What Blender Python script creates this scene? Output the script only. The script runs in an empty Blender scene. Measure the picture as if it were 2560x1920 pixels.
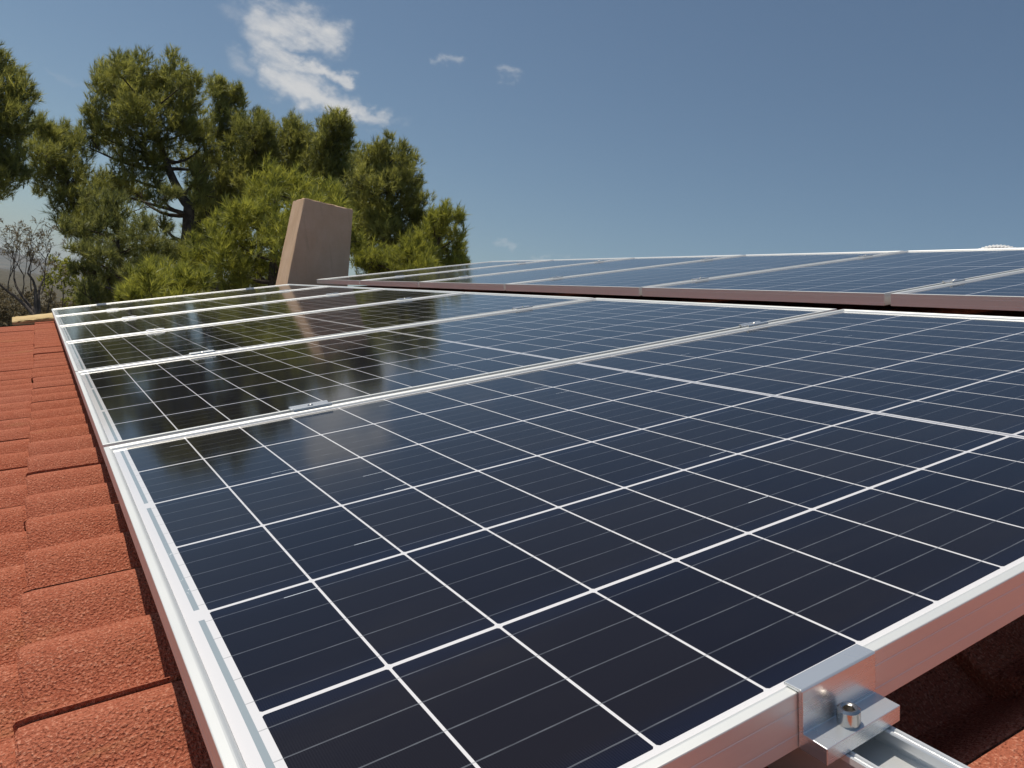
import bpy, bmesh, math, random
import numpy as np
from mathutils import Matrix, Vector

# ------------------------------------------------------------------ frame of reference
SC = bpy.context.scene
COL = SC.collection
TILT = math.radians(16.5)                     # roof pitch; local x runs up the slope, y along the eave, z off the roof
ct, st = math.cos(TILT), math.sin(TILT)
ROOF = Matrix(((ct, 0, -st, 0), (0, 1, 0, 0), (st, 0, ct, 0), (0, 0, 0, 1)))
ROOF3 = np.array([[ct, 0, -st], [0, 1, 0], [st, 0, ct]])

# ------------------------------------------------------------------ camera
RC = np.array([[0.85346517, -0.51454287, -0.08272145],
               [-0.16772068, -0.12090286, -0.9783927],
               [0.49342372, 0.84889819, -0.18948586]])      # rows: right, down, forward in roof coordinates
CP = np.array([-0.06880786, -1.29266142, 0.27070844])
RW = RC @ ROOF3.T                                            # the same axes in world coordinates
CW = ROOF3 @ CP
cam = bpy.data.cameras.new('camera')
cam.sensor_width = 36.0
cam.lens = 36.0 * 1956.16 / 2560.0
cam.clip_start = 0.01
cam.clip_end = 40000.0
camo = bpy.data.objects.new('camera', cam)
COL.objects.link(camo)
camo.matrix_world = Matrix(((RW[0][0], -RW[1][0], -RW[2][0], CW[0]),
                            (RW[0][1], -RW[1][1], -RW[2][1], CW[1]),
                            (RW[0][2], -RW[1][2], -RW[2][2], CW[2]),
                            (0, 0, 0, 1)))
SC.camera = camo
F = 1690.3                                                   # focal length in units of a 2212 x 1659 picture


def ray(px, py):
    d = np.array([(px - 1106.0) / F, (py - 829.5) / F, 1.0])
    return RW.T @ d


def at(px, py, depth):
    return CW + ray(px, py) * depth


# ------------------------------------------------------------------ exposure, sun and sky
SC.view_settings.view_transform = 'Standard'
SC.view_settings.look = 'None'
SC.view_settings.exposure = 0.0
SC.view_settings.gamma = 1.0
SC.render.film_transparent = False
SC.cycles.max_bounces = 8
SC.cycles.transparent_max_bounces = 8

sd = ROOF3 @ np.array([0.012, 0.26, 1.0])
sd /= np.linalg.norm(sd)
SUN_EL = math.asin(sd[2])
SUN_AZ = math.atan2(sd[0], sd[1])                            # clockwise from +y
sun = bpy.data.lights.new('sun', 'SUN')
sun.energy = 3.8
sun.angle = math.radians(0.53)
sun.color = (1.0, 0.93, 0.82)
suno = bpy.data.objects.new('sun', sun)
COL.objects.link(suno)
suno.rotation_euler = Vector((-sd[0], -sd[1], -sd[2])).to_track_quat('-Z', 'Y').to_euler()


class X:
    """A shader value with arithmetic; every operation adds a Math node."""
    tree = None

    def __init__(s, v):
        s.v = v

    @staticmethod
    def op(o, *a):
        n = X.tree.nodes.new('ShaderNodeMath')
        n.operation = o
        for i, q in enumerate(a):
            if isinstance(q, X):
                X.tree.links.new(q.v, n.inputs[i])
            else:
                n.inputs[i].default_value = q
        return X(n.outputs[0])

    def __add__(s, o): return X.op('ADD', s, o)
    def __radd__(s, o): return X.op('ADD', o, s)
    def __sub__(s, o): return X.op('SUBTRACT', s, o)
    def __rsub__(s, o): return X.op('SUBTRACT', o, s)
    def __mul__(s, o): return X.op('MULTIPLY', s, o)
    def __rmul__(s, o): return X.op('MULTIPLY', o, s)
    def __truediv__(s, o): return X.op('DIVIDE', s, o)
    def __lt__(s, o): return X.op('LESS_THAN', s, o)
    def __gt__(s, o): return X.op('GREATER_THAN', s, o)


def xabs(a): return X.op('ABSOLUTE', a)
def xmod(a, b): return X.op('FLOORED_MODULO', a, b)
def xfloor(a): return X.op('FLOOR', a)
def xmax(a, b): return X.op('MAXIMUM', a, b)
def xmin(a, b): return X.op('MINIMUM', a, b)
def xclamp(a): return xmin(xmax(a, 0.0), 1.0)


def xsmooth(a, lo, hi):
    n = X.tree.nodes.new('ShaderNodeMapRange')
    n.interpolation_type = 'SMOOTHSTEP'
    X.tree.links.new(a.v, n.inputs['Value'])
    n.inputs['From Min'].default_value = lo
    n.inputs['From Max'].default_value = hi
    return X(n.outputs['Result'])


def new(t):
    return X.tree.nodes.new(t)


def link(a, b):
    X.tree.links.new(a.v if isinstance(a, X) else a, b)


def noise(vec, scale, detail=2.0, rough=0.5):
    n = new('ShaderNodeTexNoise')
    if vec is not None:
        link(vec, n.inputs['Vector'])
    n.inputs['Scale'].default_value = scale
    n.inputs['Detail'].default_value = detail
    n.inputs['Roughness'].default_value = rough
    return n


def mixcol(fac, a, b):
    n = new('ShaderNodeMix')
    n.data_type = 'RGBA'
    if isinstance(fac, X):
        link(fac, n.inputs[0])
    else:
        n.inputs[0].default_value = fac
    for q, i in ((a, 6), (b, 7)):
        if isinstance(q, tuple):
            n.inputs[i].default_value = (*q, 1) if len(q) == 3 else q
        else:
            link(q, n.inputs[i])
    return n.outputs[2]


def combine(x, y, z):
    n = new('ShaderNodeCombineXYZ')
    for q, i in zip((x, y, z), range(3)):
        if isinstance(q, X):
            link(q, n.inputs[i])
        else:
            n.inputs[i].default_value = q
    return n.outputs[0]


def split(v):
    n = new('ShaderNodeSeparateXYZ')
    link(v, n.inputs[0])
    return X(n.outputs[0]), X(n.outputs[1]), X(n.outputs[2])


world = bpy.data.worlds.new('World')
SC.world = world
world.use_nodes = True
X.tree = world.node_tree
X.tree.nodes.clear()
sky = new('ShaderNodeTexSky')
sky.sky_type = 'NISHITA'
sky.sun_disc = False
sky.sun_elevation = SUN_EL
sky.sun_rotation = SUN_AZ
sky.altitude = 500.0
sky.air_density = 1.0
sky.dust_density = 1.0
sky.ozone_density = 1.0
bg = new('ShaderNodeBackground')
bg.inputs['Strength'].default_value = 0.076
wout = new('ShaderNodeOutputWorld')
geo = new('ShaderNodeTexCoord')


def cloud_mask():
    """Cirrus at infinity: soft strokes around a direction of the sky, broken up by noise."""
    e0 = ray(620, 150); e0 /= np.linalg.norm(e0)
    e1 = ray(720, 150); e1 -= e0 * (e1 @ e0); e1 /= np.linalg.norm(e1)
    e2 = np.cross(e0, e1)
    if e2[2] < 0: e2 = -e2

    def dot(v):
        n = new('ShaderNodeVectorMath'); n.operation = 'DOT_PRODUCT'
        link(geo.outputs['Generated'], n.inputs[0]); n.inputs[1].default_value = tuple(v)
        return X(n.outputs['Value'])

    c0 = xmax(dot(e0), 0.05)
    a = dot(e1) / c0
    b = dot(e2) / c0

    def ab(px, py):
        d = ray(px, py)
        return (d @ e1) / (d @ e0), (d @ e2) / (d @ e0)

    # noise stretched along the drift of the cloud (down to the right)
    dx, dy = np.array(ab(820, 260)) - np.array(ab(520, 110)); L = math.hypot(dx, dy); dx, dy = dx / L, dy / L
    u = a * dx + b * dy
    v = b * dx - a * dy
    nz = noise(combine(u * 16.0, v * 44.0, 0.3), 1.0, 8.0, 0.66)
    nw = noise(combine(a * 22.0, b * 30.0, 5.0), 1.0, 5.0, 0.6)
    sc = new('ShaderNodeSeparateColor'); link(nw.outputs['Color'], sc.inputs[0])
    aw = a + (X(sc.outputs[0]) - 0.5) * 0.055
    bw = b + (X(sc.outputs[1]) - 0.5) * 0.06
    strokes = [  # x0 y0 x1 y1 radius weight (2212-wide picture)
        (500, 20, 590, 32, 18, 0.45), (575, 45, 660, 55, 34, 0.95), (650, 50, 722, 86, 27, 1.0), (600, 80, 690, 88, 16, 0.75),
        (558, 68, 580, 110, 28, 0.75), (575, 105, 600, 130, 30, 0.95), (495, 112, 532, 142, 20, 0.5), (600, 135, 690, 160, 21, 0.95),
        (680, 158, 750, 172, 14, 0.95), (585, 160, 680, 195, 27, 1.0), (660, 195, 760, 238, 21, 0.95), (745, 230, 825, 256, 15, 0.7),
        (820, 256, 880, 266, 10, 0.3), (700, 196, 722, 205, 7, 0.3),
        (790, 285, 830, 290, 7, 0.25),
        (938, 126, 955, 131, 9, 0.5), (960, 130, 990, 138, 11, 0.55), (1092, 160, 1112, 162, 12, 0.5),
        (100, 160, 170, 176, 8, 0.3), (1070, 531, 1110, 535, 7, 0.45), (1160, 556, 1230, 556, 5, 0.4), (1440, 130, 1500, 125, 12, 0.06),
        (345, 470, 420, 440, 55, 0.25)]
    tot = None
    for x0, y0, x1, y1, r, w in strokes:
        a0, b0 = ab(x0, y0); a1, b1 = ab(x1, y1); r = r / F * 1.0
        ex, ey = a1 - a0, b1 - b0
        ll = ex * ex + ey * ey
        t = xclamp(((aw - a0) * ex + (bw - b0) * ey) / ll)
        qx = aw - a0 - t * ex
        qy = bw - b0 - t * ey
        d2 = (qx * qx + qy * qy) / (r * r)
        g = X.op('EXPONENT', d2 * -0.8) * w
        tot = g if tot is None else xmax(tot, g)
    dens = tot * (0.05 + 1.95 * X(nz.outputs['Fac'])) - 0.18
    return xclamp(xsmooth(dens, -0.06, 1.12)) * (dot(e0) > 0.1)


skyc = new('ShaderNodeHueSaturation')
skyc.inputs['Saturation'].default_value = 1.0
link(sky.outputs[0], skyc.inputs['Color'])
tint = new('ShaderNodeMix'); tint.data_type = 'RGBA'; tint.blend_type = 'MULTIPLY'
tint.inputs[0].default_value = 1.0
link(skyc.outputs[0], tint.inputs[6]); tint.inputs[7].default_value = (0.93, 1.005, 0.985, 1)
wcol = mixcol(cloud_mask() * 0.82, tint.outputs[2], (9.6, 9.4, 9.1))
link(wcol, bg.inputs['Color'])
link(bg.outputs[0], wout.inputs[0])

# ------------------------------------------------------------------ materials


def material(name):
    m = bpy.data.materials.new(name)
    m.use_nodes = True
    X.tree = m.node_tree
    X.tree.nodes.clear()
    out = new('ShaderNodeOutputMaterial')
    p = new('ShaderNodeBsdfPrincipled')
    link(p.outputs[0], out.inputs[0])
    return m, p, out


def setp(p, **k):
    for a, b in k.items():
        s = p.inputs[a.replace('_', ' ')]
        if isinstance(b, X) or hasattr(b, 'is_linked'):
            link(b, s)
        else:
            s.default_value = (*b, 1) if isinstance(b, tuple) and len(b) == 3 else b


def bump(height, strength, dist):
    n = new('ShaderNodeBump')
    n.inputs['Strength'].default_value = strength
    n.inputs['Distance'].default_value = dist
    link(height, n.inputs['Height'])
    return n.outputs[0]


def objco():
    return new('ShaderNodeTexCoord').outputs['Object']


XC = 0.838          # middle of a panel along its length
PU, PV = 0.08335, 0.168
PX0, PX1 = -0.0285, 1.7045
PY0, PY1 = -1.023, 0.015


def mat_cells():
    m, p, out = material('solar_cells')
    co = objco()
    oi = new('ShaderNodeObjectInfo')
    rnd = X(oi.outputs['Random'])
    x, y, z = split(co)
    yy = 0.0 - y
    ax = xabs(x - XC)
    # half cells along the length, six columns across
    cx = ax - (XC - 10 * PU)
    fx = xmod(cx, PU)
    ix = xfloor(cx / PU)
    dx = xmin(fx, PU - fx)
    fy = xmod(yy, PV)
    iy = xfloor(yy / PV)
    dy = xmin(fy, PV - fy)
    inside = (cx > 0.0) * (ax < XC - 0.0002) * (yy > 0.0) * (yy < 6 * PV)
    gx = dx < 0.00105
    gy = dy < 0.0019
    cham = (dx + dy) < 0.0044
    white = xclamp(gx + gy + cham)
    cell = inside * (1.0 - white)
    # busbars: five per cell along the length, crossing the gaps
    fb = xmod(fy - PV / 10, PV / 5)
    db = xmin(fb, PV / 5 - fb)
    sideid = (x > XC) * 37.0
    wn = new('ShaderNodeTexWhiteNoise'); wn.noise_dimensions = '3D'
    link(combine(ix + sideid, iy, rnd * 91.0), wn.inputs['Vector'])
    cr = X(wn.outputs['Value'])
    wn2 = new('ShaderNodeTexWhiteNoise'); wn2.noise_dimensions = '3D'
    link(combine(ix + sideid, xfloor((yy - PV / 10 + PV / 10) / (PV / 5)), rnd * 57.0), wn2.inputs['Vector'])
    br = X(wn2.outputs['Value'])
    bus = (db < 0.00055) * (yy > 0.0) * (yy < 6 * PV) * (ax < XC + 0.0085)
    nb = noise(combine(x * 60.0, iy * 7.0 + fb * 900.0, rnd * 31.0), 1.0, 2.0)
    glint = (db < 0.00038) * (yy > 0.0) * (yy < 6 * PV) * (fx < 0.016 + br * 0.012) * (br > 0.955) * inside  # glints painted into the colour of a few busbar ends
    # ribbons in the white margin, one per two columns
    fr = xmod(yy, 2 * PV)
    rib = (ax - XC > 0.0044) * (ax - XC < 0.0088) * (fr > 0.012) * (fr < 2 * PV - 0.009) * (yy > 0.0) * (yy < 6 * PV)
    crib = (xabs(ax) < 0.0017)
    # fingers across the cell
    fing = X.op('SINE', x * (2 * math.pi / 0.0016))
    nn = noise(combine(x * 3.0, y * 3.0, rnd * 20.0), 1.0, 3.0)
    n2 = noise(combine(x * 26.0, y * 26.0, rnd * 20.0), 1.0, 3.0, 0.6)
    ca = mixcol(cr, (0.0052, 0.0046, 0.0100), (0.0105, 0.0084, 0.0112))
    edge = xsmooth(dy, 0.030, 0.004)
    ca = mixcol(edge * (0.25 + 0.5 * X(nn.outputs['Fac'])), ca, (0.005, 0.0085, 0.026))
    ca = mixcol(xclamp(fing * 0.5 + 0.5) * 0.12, ca, (0.05, 0.05, 0.062))
    ca = mixcol(bus * xclamp(1.9 * X(nb.outputs['Fac']) - 0.35), ca, (0.14, 0.15, 0.17))
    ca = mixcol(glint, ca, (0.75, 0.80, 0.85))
    wh = mixcol(bus * 0.55, (0.71, 0.70, 0.71), (0.25, 0.26, 0.27))
    glintr = noise(combine(x * 300.0, y * 120.0, rnd * 9.0), 1.0, 2.0, 0.7)
    rc = mixcol(xsmooth(X(glintr.outputs['Fac']), 0.60, 0.72) * (db < 0.006), (0.30, 0.35, 0.38), (0.75, 0.78, 0.8))  # sparkle near the busbars is painted into the ribbon colour
    wh = mixcol(rib, wh, rc)
    wh = mixcol(crib * (yy > 0.0) * (yy < 6 * PV), wh, (0.30, 0.30, 0.33))
    col = mixcol(cell, wh, ca)
    # light dust and wipe marks on the glass
    dn = noise(combine(x * 2.0, y * 7.0, rnd * 5.0), 1.0, 6.0, 0.7)
    dust = xsmooth(X(dn.outputs['Fac']), 0.42, 0.80) * (0.4 + 0.6 * X(n2.outputs['Fac']))
    col = mixcol(dust * 0.022, col, (0.42, 0.37, 0.31))
    rgh = 0.08 + dust * 0.05
    setp(p, Base_Color=col, Roughness=0.6, Specular_IOR_Level=0.0,
         Coat_Weight=1.0, Coat_Roughness=rgh, Coat_IOR=1.36)
    return m


def mat_alu(name, base, rough, metal, scratch=0.0):
    m, p, out = material(name)
    co = objco()
    x, y, z = split(co)
    n = noise(combine(x * 6.0, y * 6.0, z * 260.0), 1.0, 3.0, 0.6)
    n2 = noise(co, 45.0, 4.0, 0.65)
    f = X(n.outputs['Fac'])
    c = mixcol(f * 0.35 + X(n2.outputs['Fac']) * 0.2, tuple(base), tuple(q * 0.86 for q in base))
    setp(p, Base_Color=c, Metallic=metal, Roughness=rough + (f - 0.5) * 0.1)
    if scratch:
        setp(p, Normal=bump(n.outputs['Fac'], scratch, 0.0005))
    return m


def mat_tile():
    m, p, out = material('red_concrete_tile')
    co = objco()
    x, y, z = split(co)
    at_ = new('ShaderNodeAttribute'); at_.attribute_name = 'tile'
    tv = X(at_.outputs['Fac'])
    big = noise(co, 5.0, 4.0, 0.6)
    mid = noise(co, 48.0, 4.0, 0.65)
    fine = noise(co, 460.0, 1.0, 0.5)
    gr = noise(co, 800.0, 1.0, 0.5)
    vo = new('ShaderNodeTexVoronoi'); vo.feature = 'SMOOTH_F1'; vo.inputs['Scale'].default_value = 330.0
    link(co, vo.inputs['Vector'])
    streak = noise(combine(x * 3.0, y * 22.0, z * 22.0), 1.0, 4.0, 0.6)
    rough = xsmooth(X(mid.outputs['Fac']), 0.35, 0.65)         # pitted here, smoother there
    c = mixcol(xsmooth(X(mid.outputs['Fac']), 0.3, 0.72), (0.375, 0.102, 0.053), (0.440, 0.138, 0.075))
    c = mixcol(tv * 0.5, c, (0.420, 0.140, 0.086))
    c = mixcol(xsmooth(X(fine.outputs['Fac']), 0.54, 0.72) * 0.7, c, (0.660, 0.300, 0.195))
    c = mixcol(xsmooth(X(fine.outputs['Fac']), 0.43, 0.27) * (0.45 + 0.5 * rough), c, (0.150, 0.036, 0.018))
    c = mixcol(xsmooth(X(streak.outputs['Fac']), 0.56, 0.75) * xsmooth(X(big.outputs['Fac']), 0.40, 0.65) * 0.55, c, (0.43, 0.23, 0.10))
    h = X(fine.outputs['Fac']) * 0.8 + X(gr.outputs['Fac']) * 0.3 + X(mid.outputs['Fac']) * 0.3 - X(vo.outputs['Distance']) * 0.8
    setp(p, Base_Color=c, Roughness=0.95, Specular_IOR_Level=0.15, Normal=bump(h, 1.0, 0.0023))
    return m


def mat_plaster(name, a, b, scale=6.0):
    m, p, out = material(name)
    co = objco()
    n = noise(co, scale, 5.0, 0.65)
    n2 = noise(co, 140.0, 3.0, 0.6)
    x, y, z = split(co)
    s = noise(combine(x * 30.0, y * 30.0, z * 2.0), 1.0, 3.0, 0.6)
    c = mixcol(xsmooth(X(n.outputs['Fac']), 0.3, 0.7), a, b)
    c = mixcol(xsmooth(X(s.outputs['Fac']), 0.58, 0.75) * 0.25, c, tuple(q * 0.6 for q in a))
    setp(p, Base_Color=c, Roughness=0.92, Specular_IOR_Level=0.2,
         Normal=bump(X(n2.outputs['Fac']) + X(n.outputs['Fac']) * 2.0, 0.5, 0.004))
    return m


def mat_leaf(name, dark, light, trans=0.35):
    m = bpy.data.materials.new(name)
    m.use_nodes = True
    X.tree = m.node_tree
    X.tree.nodes.clear()
    out = new('ShaderNodeOutputMaterial')
    a = new('ShaderNodeAttribute'); a.attribute_name = 'tuft'
    c = mixcol(X(a.outputs['Fac']), dark, light)
    d = new('ShaderNodeBsdfDiffuse'); link(c, d.inputs['Color'])
    t = new('ShaderNodeBsdfTranslucent'); tc = new('ShaderNodeMix'); tc.data_type = 'RGBA'; tc.blend_type = 'MULTIPLY'; tc.inputs[0].default_value = 1.0
    link(c, tc.inputs[6]); tc.inputs[7].default_value = (1.55, 1.5, 1.2, 1); link(tc.outputs[2], t.inputs['Color'])
    g = new('ShaderNodeBsdfGlossy'); g.inputs['Roughness'].default_value = 0.5
    g.inputs['Color'].default_value = (0.8, 0.85, 0.8, 1)
    mx = new('ShaderNodeMixShader'); mx.inputs[0].default_value = trans
    link(d.outputs[0], mx.inputs[1]); link(t.outputs[0], mx.inputs[2])
    m2 = new('ShaderNodeMixShader'); m2.inputs[0].default_value = 0.04
    link(mx.outputs[0], m2.inputs[1]); link(g.outputs[0], m2.inputs[2])
    link(m2.outputs[0], out.inputs[0])
    return m


def mat_simple(name, a, b, scale, rough=0.9, bs=0.4, bd=0.01):
    m, p, out = material(name)
    co = objco()
    n = noise(co, scale, 6.0, 0.65)
    n2 = noise(co, scale * 9, 3.0, 0.6)
    c = mixcol(xsmooth(X(n.outputs['Fac']), 0.33, 0.68), a, b)
    setp(p, Base_Color=c, Roughness=rough, Specular_IOR_Level=0.2,
         Normal=bump(X(n.outputs['Fac']) + X(n2.outputs['Fac']) * 0.4, bs, bd))
    return m


def mat_metal(name, base, rough):
    m, p, out = material(name)
    co = objco()
    n = noise(co, 220.0, 3.0, 0.6)
    setp(p, Base_Color=tuple(base), Metallic=1.0, Roughness=rough + X(n.outputs['Fac']) * 0.12)
    return m


M_CELL = mat_cells()
M_FRAME = mat_alu('anodised_frame', (0.86, 0.86, 0.825), 0.48, 0.58)
M_CLAMP = mat_alu('clamp_aluminium', (0.80, 0.82, 0.83), 0.27, 0.72, 0.05)
M_RAIL = mat_alu('rail_aluminium', (0.82, 0.83, 0.83), 0.36, 0.6, 0.05)
M_BOLT = mat_metal('steel_bolt', (0.62, 0.58, 0.53), 0.16)
M_BACK = mat_simple('white_backsheet', (0.62, 0.62, 0.62), (0.7, 0.7, 0.7), 8.0)
M_TILE = mat_tile()
M_CHIM = mat_plaster('beige_render', (0.68, 0.46, 0.30), (0.74, 0.52, 0.36), 5.0)
def mat_parapet():
    m = mat_plaster('ochre_render', (0.56, 0.40, 0.19), (0.68, 0.52, 0.28), 9.0)
    X.tree = m.node_tree
    p = [n for n in X.tree.nodes if n.type == 'BSDF_PRINCIPLED'][0]
    src = p.inputs['Base Color'].links[0].from_socket
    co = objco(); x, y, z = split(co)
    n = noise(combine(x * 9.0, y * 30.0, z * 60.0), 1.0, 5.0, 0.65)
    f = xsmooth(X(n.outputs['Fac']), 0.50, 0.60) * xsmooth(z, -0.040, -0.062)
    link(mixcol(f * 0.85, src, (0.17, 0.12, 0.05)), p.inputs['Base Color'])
    return m


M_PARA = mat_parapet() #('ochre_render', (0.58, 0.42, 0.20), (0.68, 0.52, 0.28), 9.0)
M_WALL = mat_plaster('cream_render', (0.50, 0.40, 0.28), (0.56, 0.46, 0.33), 2.0)
M_BARK = mat_simple('pine_bark', (0.055, 0.042, 0.034), (0.13, 0.105, 0.085), 9.0)
M_TWIG = mat_simple('grey_twigs', (0.09, 0.075, 0.062), (0.17, 0.14, 0.12), 9.0)
M_DUCT = mat_simple('white_plastic', (0.72, 0.72, 0.70), (0.8, 0.8, 0.78), 20.0, 0.45, 0.0)

# ------------------------------------------------------------------ object helpers


def mesh_np(name, V, faces, mat, smooth=False):
    me = bpy.data.meshes.new(name)
    me.from_pydata([tuple(v) for v in V], [], faces)
    me.materials.append(mat)
    if smooth:
        me.polygons.foreach_set('use_smooth', [True] * len(me.polygons))
    me.update()
    return me


def mesh_bulk(name, V, Fq, mat, attr=None, smooth=False):
    """V (n,3) and Fq (m,k) as arrays; attr = (name, per-vertex values)."""
    me = bpy.data.meshes.new(name)
    V = np.asarray(V, np.float32); Fq = np.asarray(Fq, np.int32)
    m, k = Fq.shape
    me.vertices.add(len(V)); me.vertices.foreach_set('co', V.ravel())
    me.loops.add(m * k); me.loops.foreach_set('vertex_index', Fq.ravel())
    me.polygons.add(m)
    me.polygons.foreach_set('loop_start', np.arange(m, dtype=np.int32) * k)
    me.polygons.foreach_set('loop_total', np.full(m, k, np.int32))
    if smooth:
        me.polygons.foreach_set('use_smooth', np.ones(m, bool))
    me.materials.append(mat)
    if attr:
        a = me.attributes.new(attr[0], 'FLOAT', 'POINT')
        a.data.foreach_set('value', np.asarray(attr[1], np.float32))
    me.update(calc_edges=True)
    me.validate()
    return me


def obj(name, me, parent=None, mw=None):
    o = bpy.data.objects.new(name, me)
    COL.objects.link(o)
    if parent is not None:
        o.parent = parent
    elif mw is not None:
        o.matrix_world = mw
    return o


def tag(o, label=None, cat=None, group=None, kind=None):
    if label: o['label'] = label
    if cat: o['category'] = cat
    if group: o['group'] = group
    if kind: o['kind'] = kind
    return o


def empty(name, mw):
    o = bpy.data.objects.new(name, None)
    o.empty_display_size = 0.05
    COL.objects.link(o)
    o.matrix_world = mw
    return o


def R_at(x, y, z=0.0, rz=0.0):
    return ROOF @ Matrix.Translation((x, y, z)) @ Matrix.Rotation(rz, 4, 'Z')


def extrude(poly, axis, a, b):
    """Closed polygon (list of 2-tuples) swept along an axis from a to b: (V, faces)."""
    n = len(poly)
    V = []
    for t in (a, b):
        for p, q in poly:
            V.append((t, p, q) if axis == 'x' else (p, t, q))
    Fc = [[i, (i + 1) % n, n + (i + 1) % n, n + i] for i in range(n)]
    Fc += [list(range(n))[::-1], list(range(n, 2 * n))]
    return V, Fc


def fix(me, bevel=0.0, seg=2):
    bm = bmesh.new(); bm.from_mesh(me)
    bmesh.ops.recalc_face_normals(bm, faces=bm.faces)
    if bevel:
        es = [e for e in bm.edges if len(e.link_faces) == 2 and e.calc_face_angle(0) > 0.6]
        bmesh.ops.bevel(bm, geom=es, offset=bevel, segments=seg, profile=0.5, affect='EDGES', clamp_overlap=True)
    bm.to_mesh(me); bm.free()
    return me


def dup(root, mw):
    r = root.copy(); COL.objects.link(r); r.matrix_world = mw
    for ch in list(root.children):
        c = ch.copy(); COL.objects.link(c); c.parent = r
        for g in list(ch.children):
            d = g.copy(); COL.objects.link(d); d.parent = c
    return r


# ------------------------------------------------------------------ the house: tiled roof, chimney, parapet, walls
ZT = -0.105          # mean height of the tiles below the panel glass
CW_, CL = 0.30, 0.345
VERGE = 5.33
RIDGE = 4.62


def tile_profile(t):
    """Height over one tile of width 0.30 (t from 0 at the far side to 0.30 near): two rolls and an interlock."""
    u = t / CW_
    c = np.cos(2 * np.pi * (u - 0.025))
    return 0.0420 * (0.62 * c * c + 0.38 * np.abs(c))


def roof_tiles():
    rng = np.random.default_rng(3)
    tt = np.unique(np.concatenate([np.linspace(0, CW_ - 0.008, 34), [CW_ - 0.0055, CW_ - 0.0028, CW_ - 0.0025, CW_ - 0.0013, CW_ - 1e-5]]))
    prof = tile_profile(tt)
    lip = np.clip((tt - 0.262) / 0.030, 0, 1) ** 1.3              # the overlapping side stands a little higher
    gap = (tt > CW_ - 0.0026) * 1.0                               # the open joint
    Vs, Fs, As = [], [], []
    base = 0
    k0, k1 = -4, 14
    for k in range(k0, k1):
        x0 = -0.148 + k * CL
        x1 = min(x0 + CL + 0.012, RIDGE)
        off = 0.0 if k % 2 == 0 else CW_ / 2
        nt = int(8.8 / CW_) + 2
        ytop = 1.203 + 0.30 * 14 + off
        xs = np.array([0, 0, 0.0025, 0.012, 0.06, 0.12, 0.18, 0.24, 0.30, 0.35]); xs = xs * (x1 - x0) / 0.35
        drop = np.array([-0.020, -0.004, -0.0012, 0, 0, 0, 0, 0, 0, 0])
        for j in range(nt):
            ya = ytop - j * CW_
            yv = ya - tt
            if yv[-1] > VERGE or yv[0] < -3.0: continue
            yv = np.minimum(yv, VERGE)
            dz = rng.normal(0, 0.0012); tl = rng.normal(0, 0.0018); tint = rng.random(); dxx = rng.normal(0, 0.0022)
            G = np.zeros((len(xs), len(tt), 3))
            G[..., 0] = (x0 + xs + dxx * (xs < 0.2))[:, None]
            G[..., 1] = yv[None]
            lift = 0.017 * (1 - xs / CL)
            edge = np.zeros(len(tt)); edge[0] = 0
            raise_ = 0.0002 + 0.0018 * np.clip(1 - xs / CL, 0, 1)
            G[..., 2] = ZT - 0.0305 + prof[None] + raise_[:, None] * (lip * (1 - gap))[None] - 0.006 * gap[None] + lift[:, None] + drop[:, None] + dz + tl * (tt[None] / CW_ - 0.5)
            n0, n1 = G.shape[:2]
            idx = base + np.arange(n0 * n1).reshape(n0, n1)
            Vs.append(G.reshape(-1, 3)); As.append(np.full(n0 * n1, tint))
            q = np.stack([idx[:-1, :-1], idx[:-1, 1:], idx[1:, 1:], idx[1:, :-1]], -1).reshape(-1, 4)
            Fs.append(q); base += n0 * n1
    return mesh_bulk('roof_tiles', np.concatenate(Vs), np.concatenate(Fs)[:, ::-1], M_TILE, ('tile', np.concatenate(As)), smooth=True)


house = empty('house', ROOF.copy())
tag(house, 'house whose shallow red concrete tile roof carries the two arrays of solar panels', 'house')
roof = obj('roof', roof_tiles(), house)
roof.data.set_sharp_from_angle(angle=math.radians(32))

# chimney, plumb in the world: tapering block with wide side to the camera
Rinv = ROOF.inverted()


def chimney_mesh():
    D = 7.05
    tops = [(0.3029, 0.0645), (0.3648, 0.0461)]
    bots = [(0.2663, -0.0393), (0.3468, -0.0404)]
    y0 = CP[1] + D
    W = lambda a, z: np.array(ROOF @ Vector((CP[0] + a * D, y0, CP[2] + z * D)))
    t0, t1 = W(*tops[0]), W(*tops[1]); b0, b1 = W(*bots[0]), W(*bots[1])
    zt = (t0[2] + t1[2]) / 2
    # carry the battered sides down into the roof
    def side(t, b, z): return t[0] + (b[0] - t[0]) * (z - t[2]) / (b[2] - t[2])
    V = []
    dep = 0.38; zb = zt - 1.7
    for z in (zb, zt):
        e = 0.035 * (zt - z) / 1.0
        xa, xb = side(t0, b0, z), side(t1, b1, z)
        V += [(xa, y0 - e * 0.3, z), (xb, y0 - e * 0.3, z), (xb, y0 + dep + e * 0.3, z), (xa, y0 + dep + e * 0.3, z)]
    V = [tuple(Rinv @ Vector(v)) for v in V]
    Fc = [[0, 3, 2, 1], [4, 5, 6, 7], [0, 1, 5, 4], [1, 2, 6, 5], [2, 3, 7, 6], [3, 0, 4, 7]]
    me = mesh_np('chimney', V, Fc, M_CHIM)
    fix(me, 0.008, 2)
    bm = bmesh.new(); bm.from_mesh(me)
    bmesh.ops.subdivide_edges(bm, edges=[e for e in bm.edges if e.calc_length() > 0.2], cuts=10, use_grid_fill=True)
    rr = random.Random(4)
    for v in bm.verts:
        v.co += Vector((rr.gauss(0, .0016), rr.gauss(0, .0016), rr.gauss(0, .0016)))
    bm.to_mesh(me); bm.free()
    return me


obj('chimney', chimney_mesh(), roof)


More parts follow.
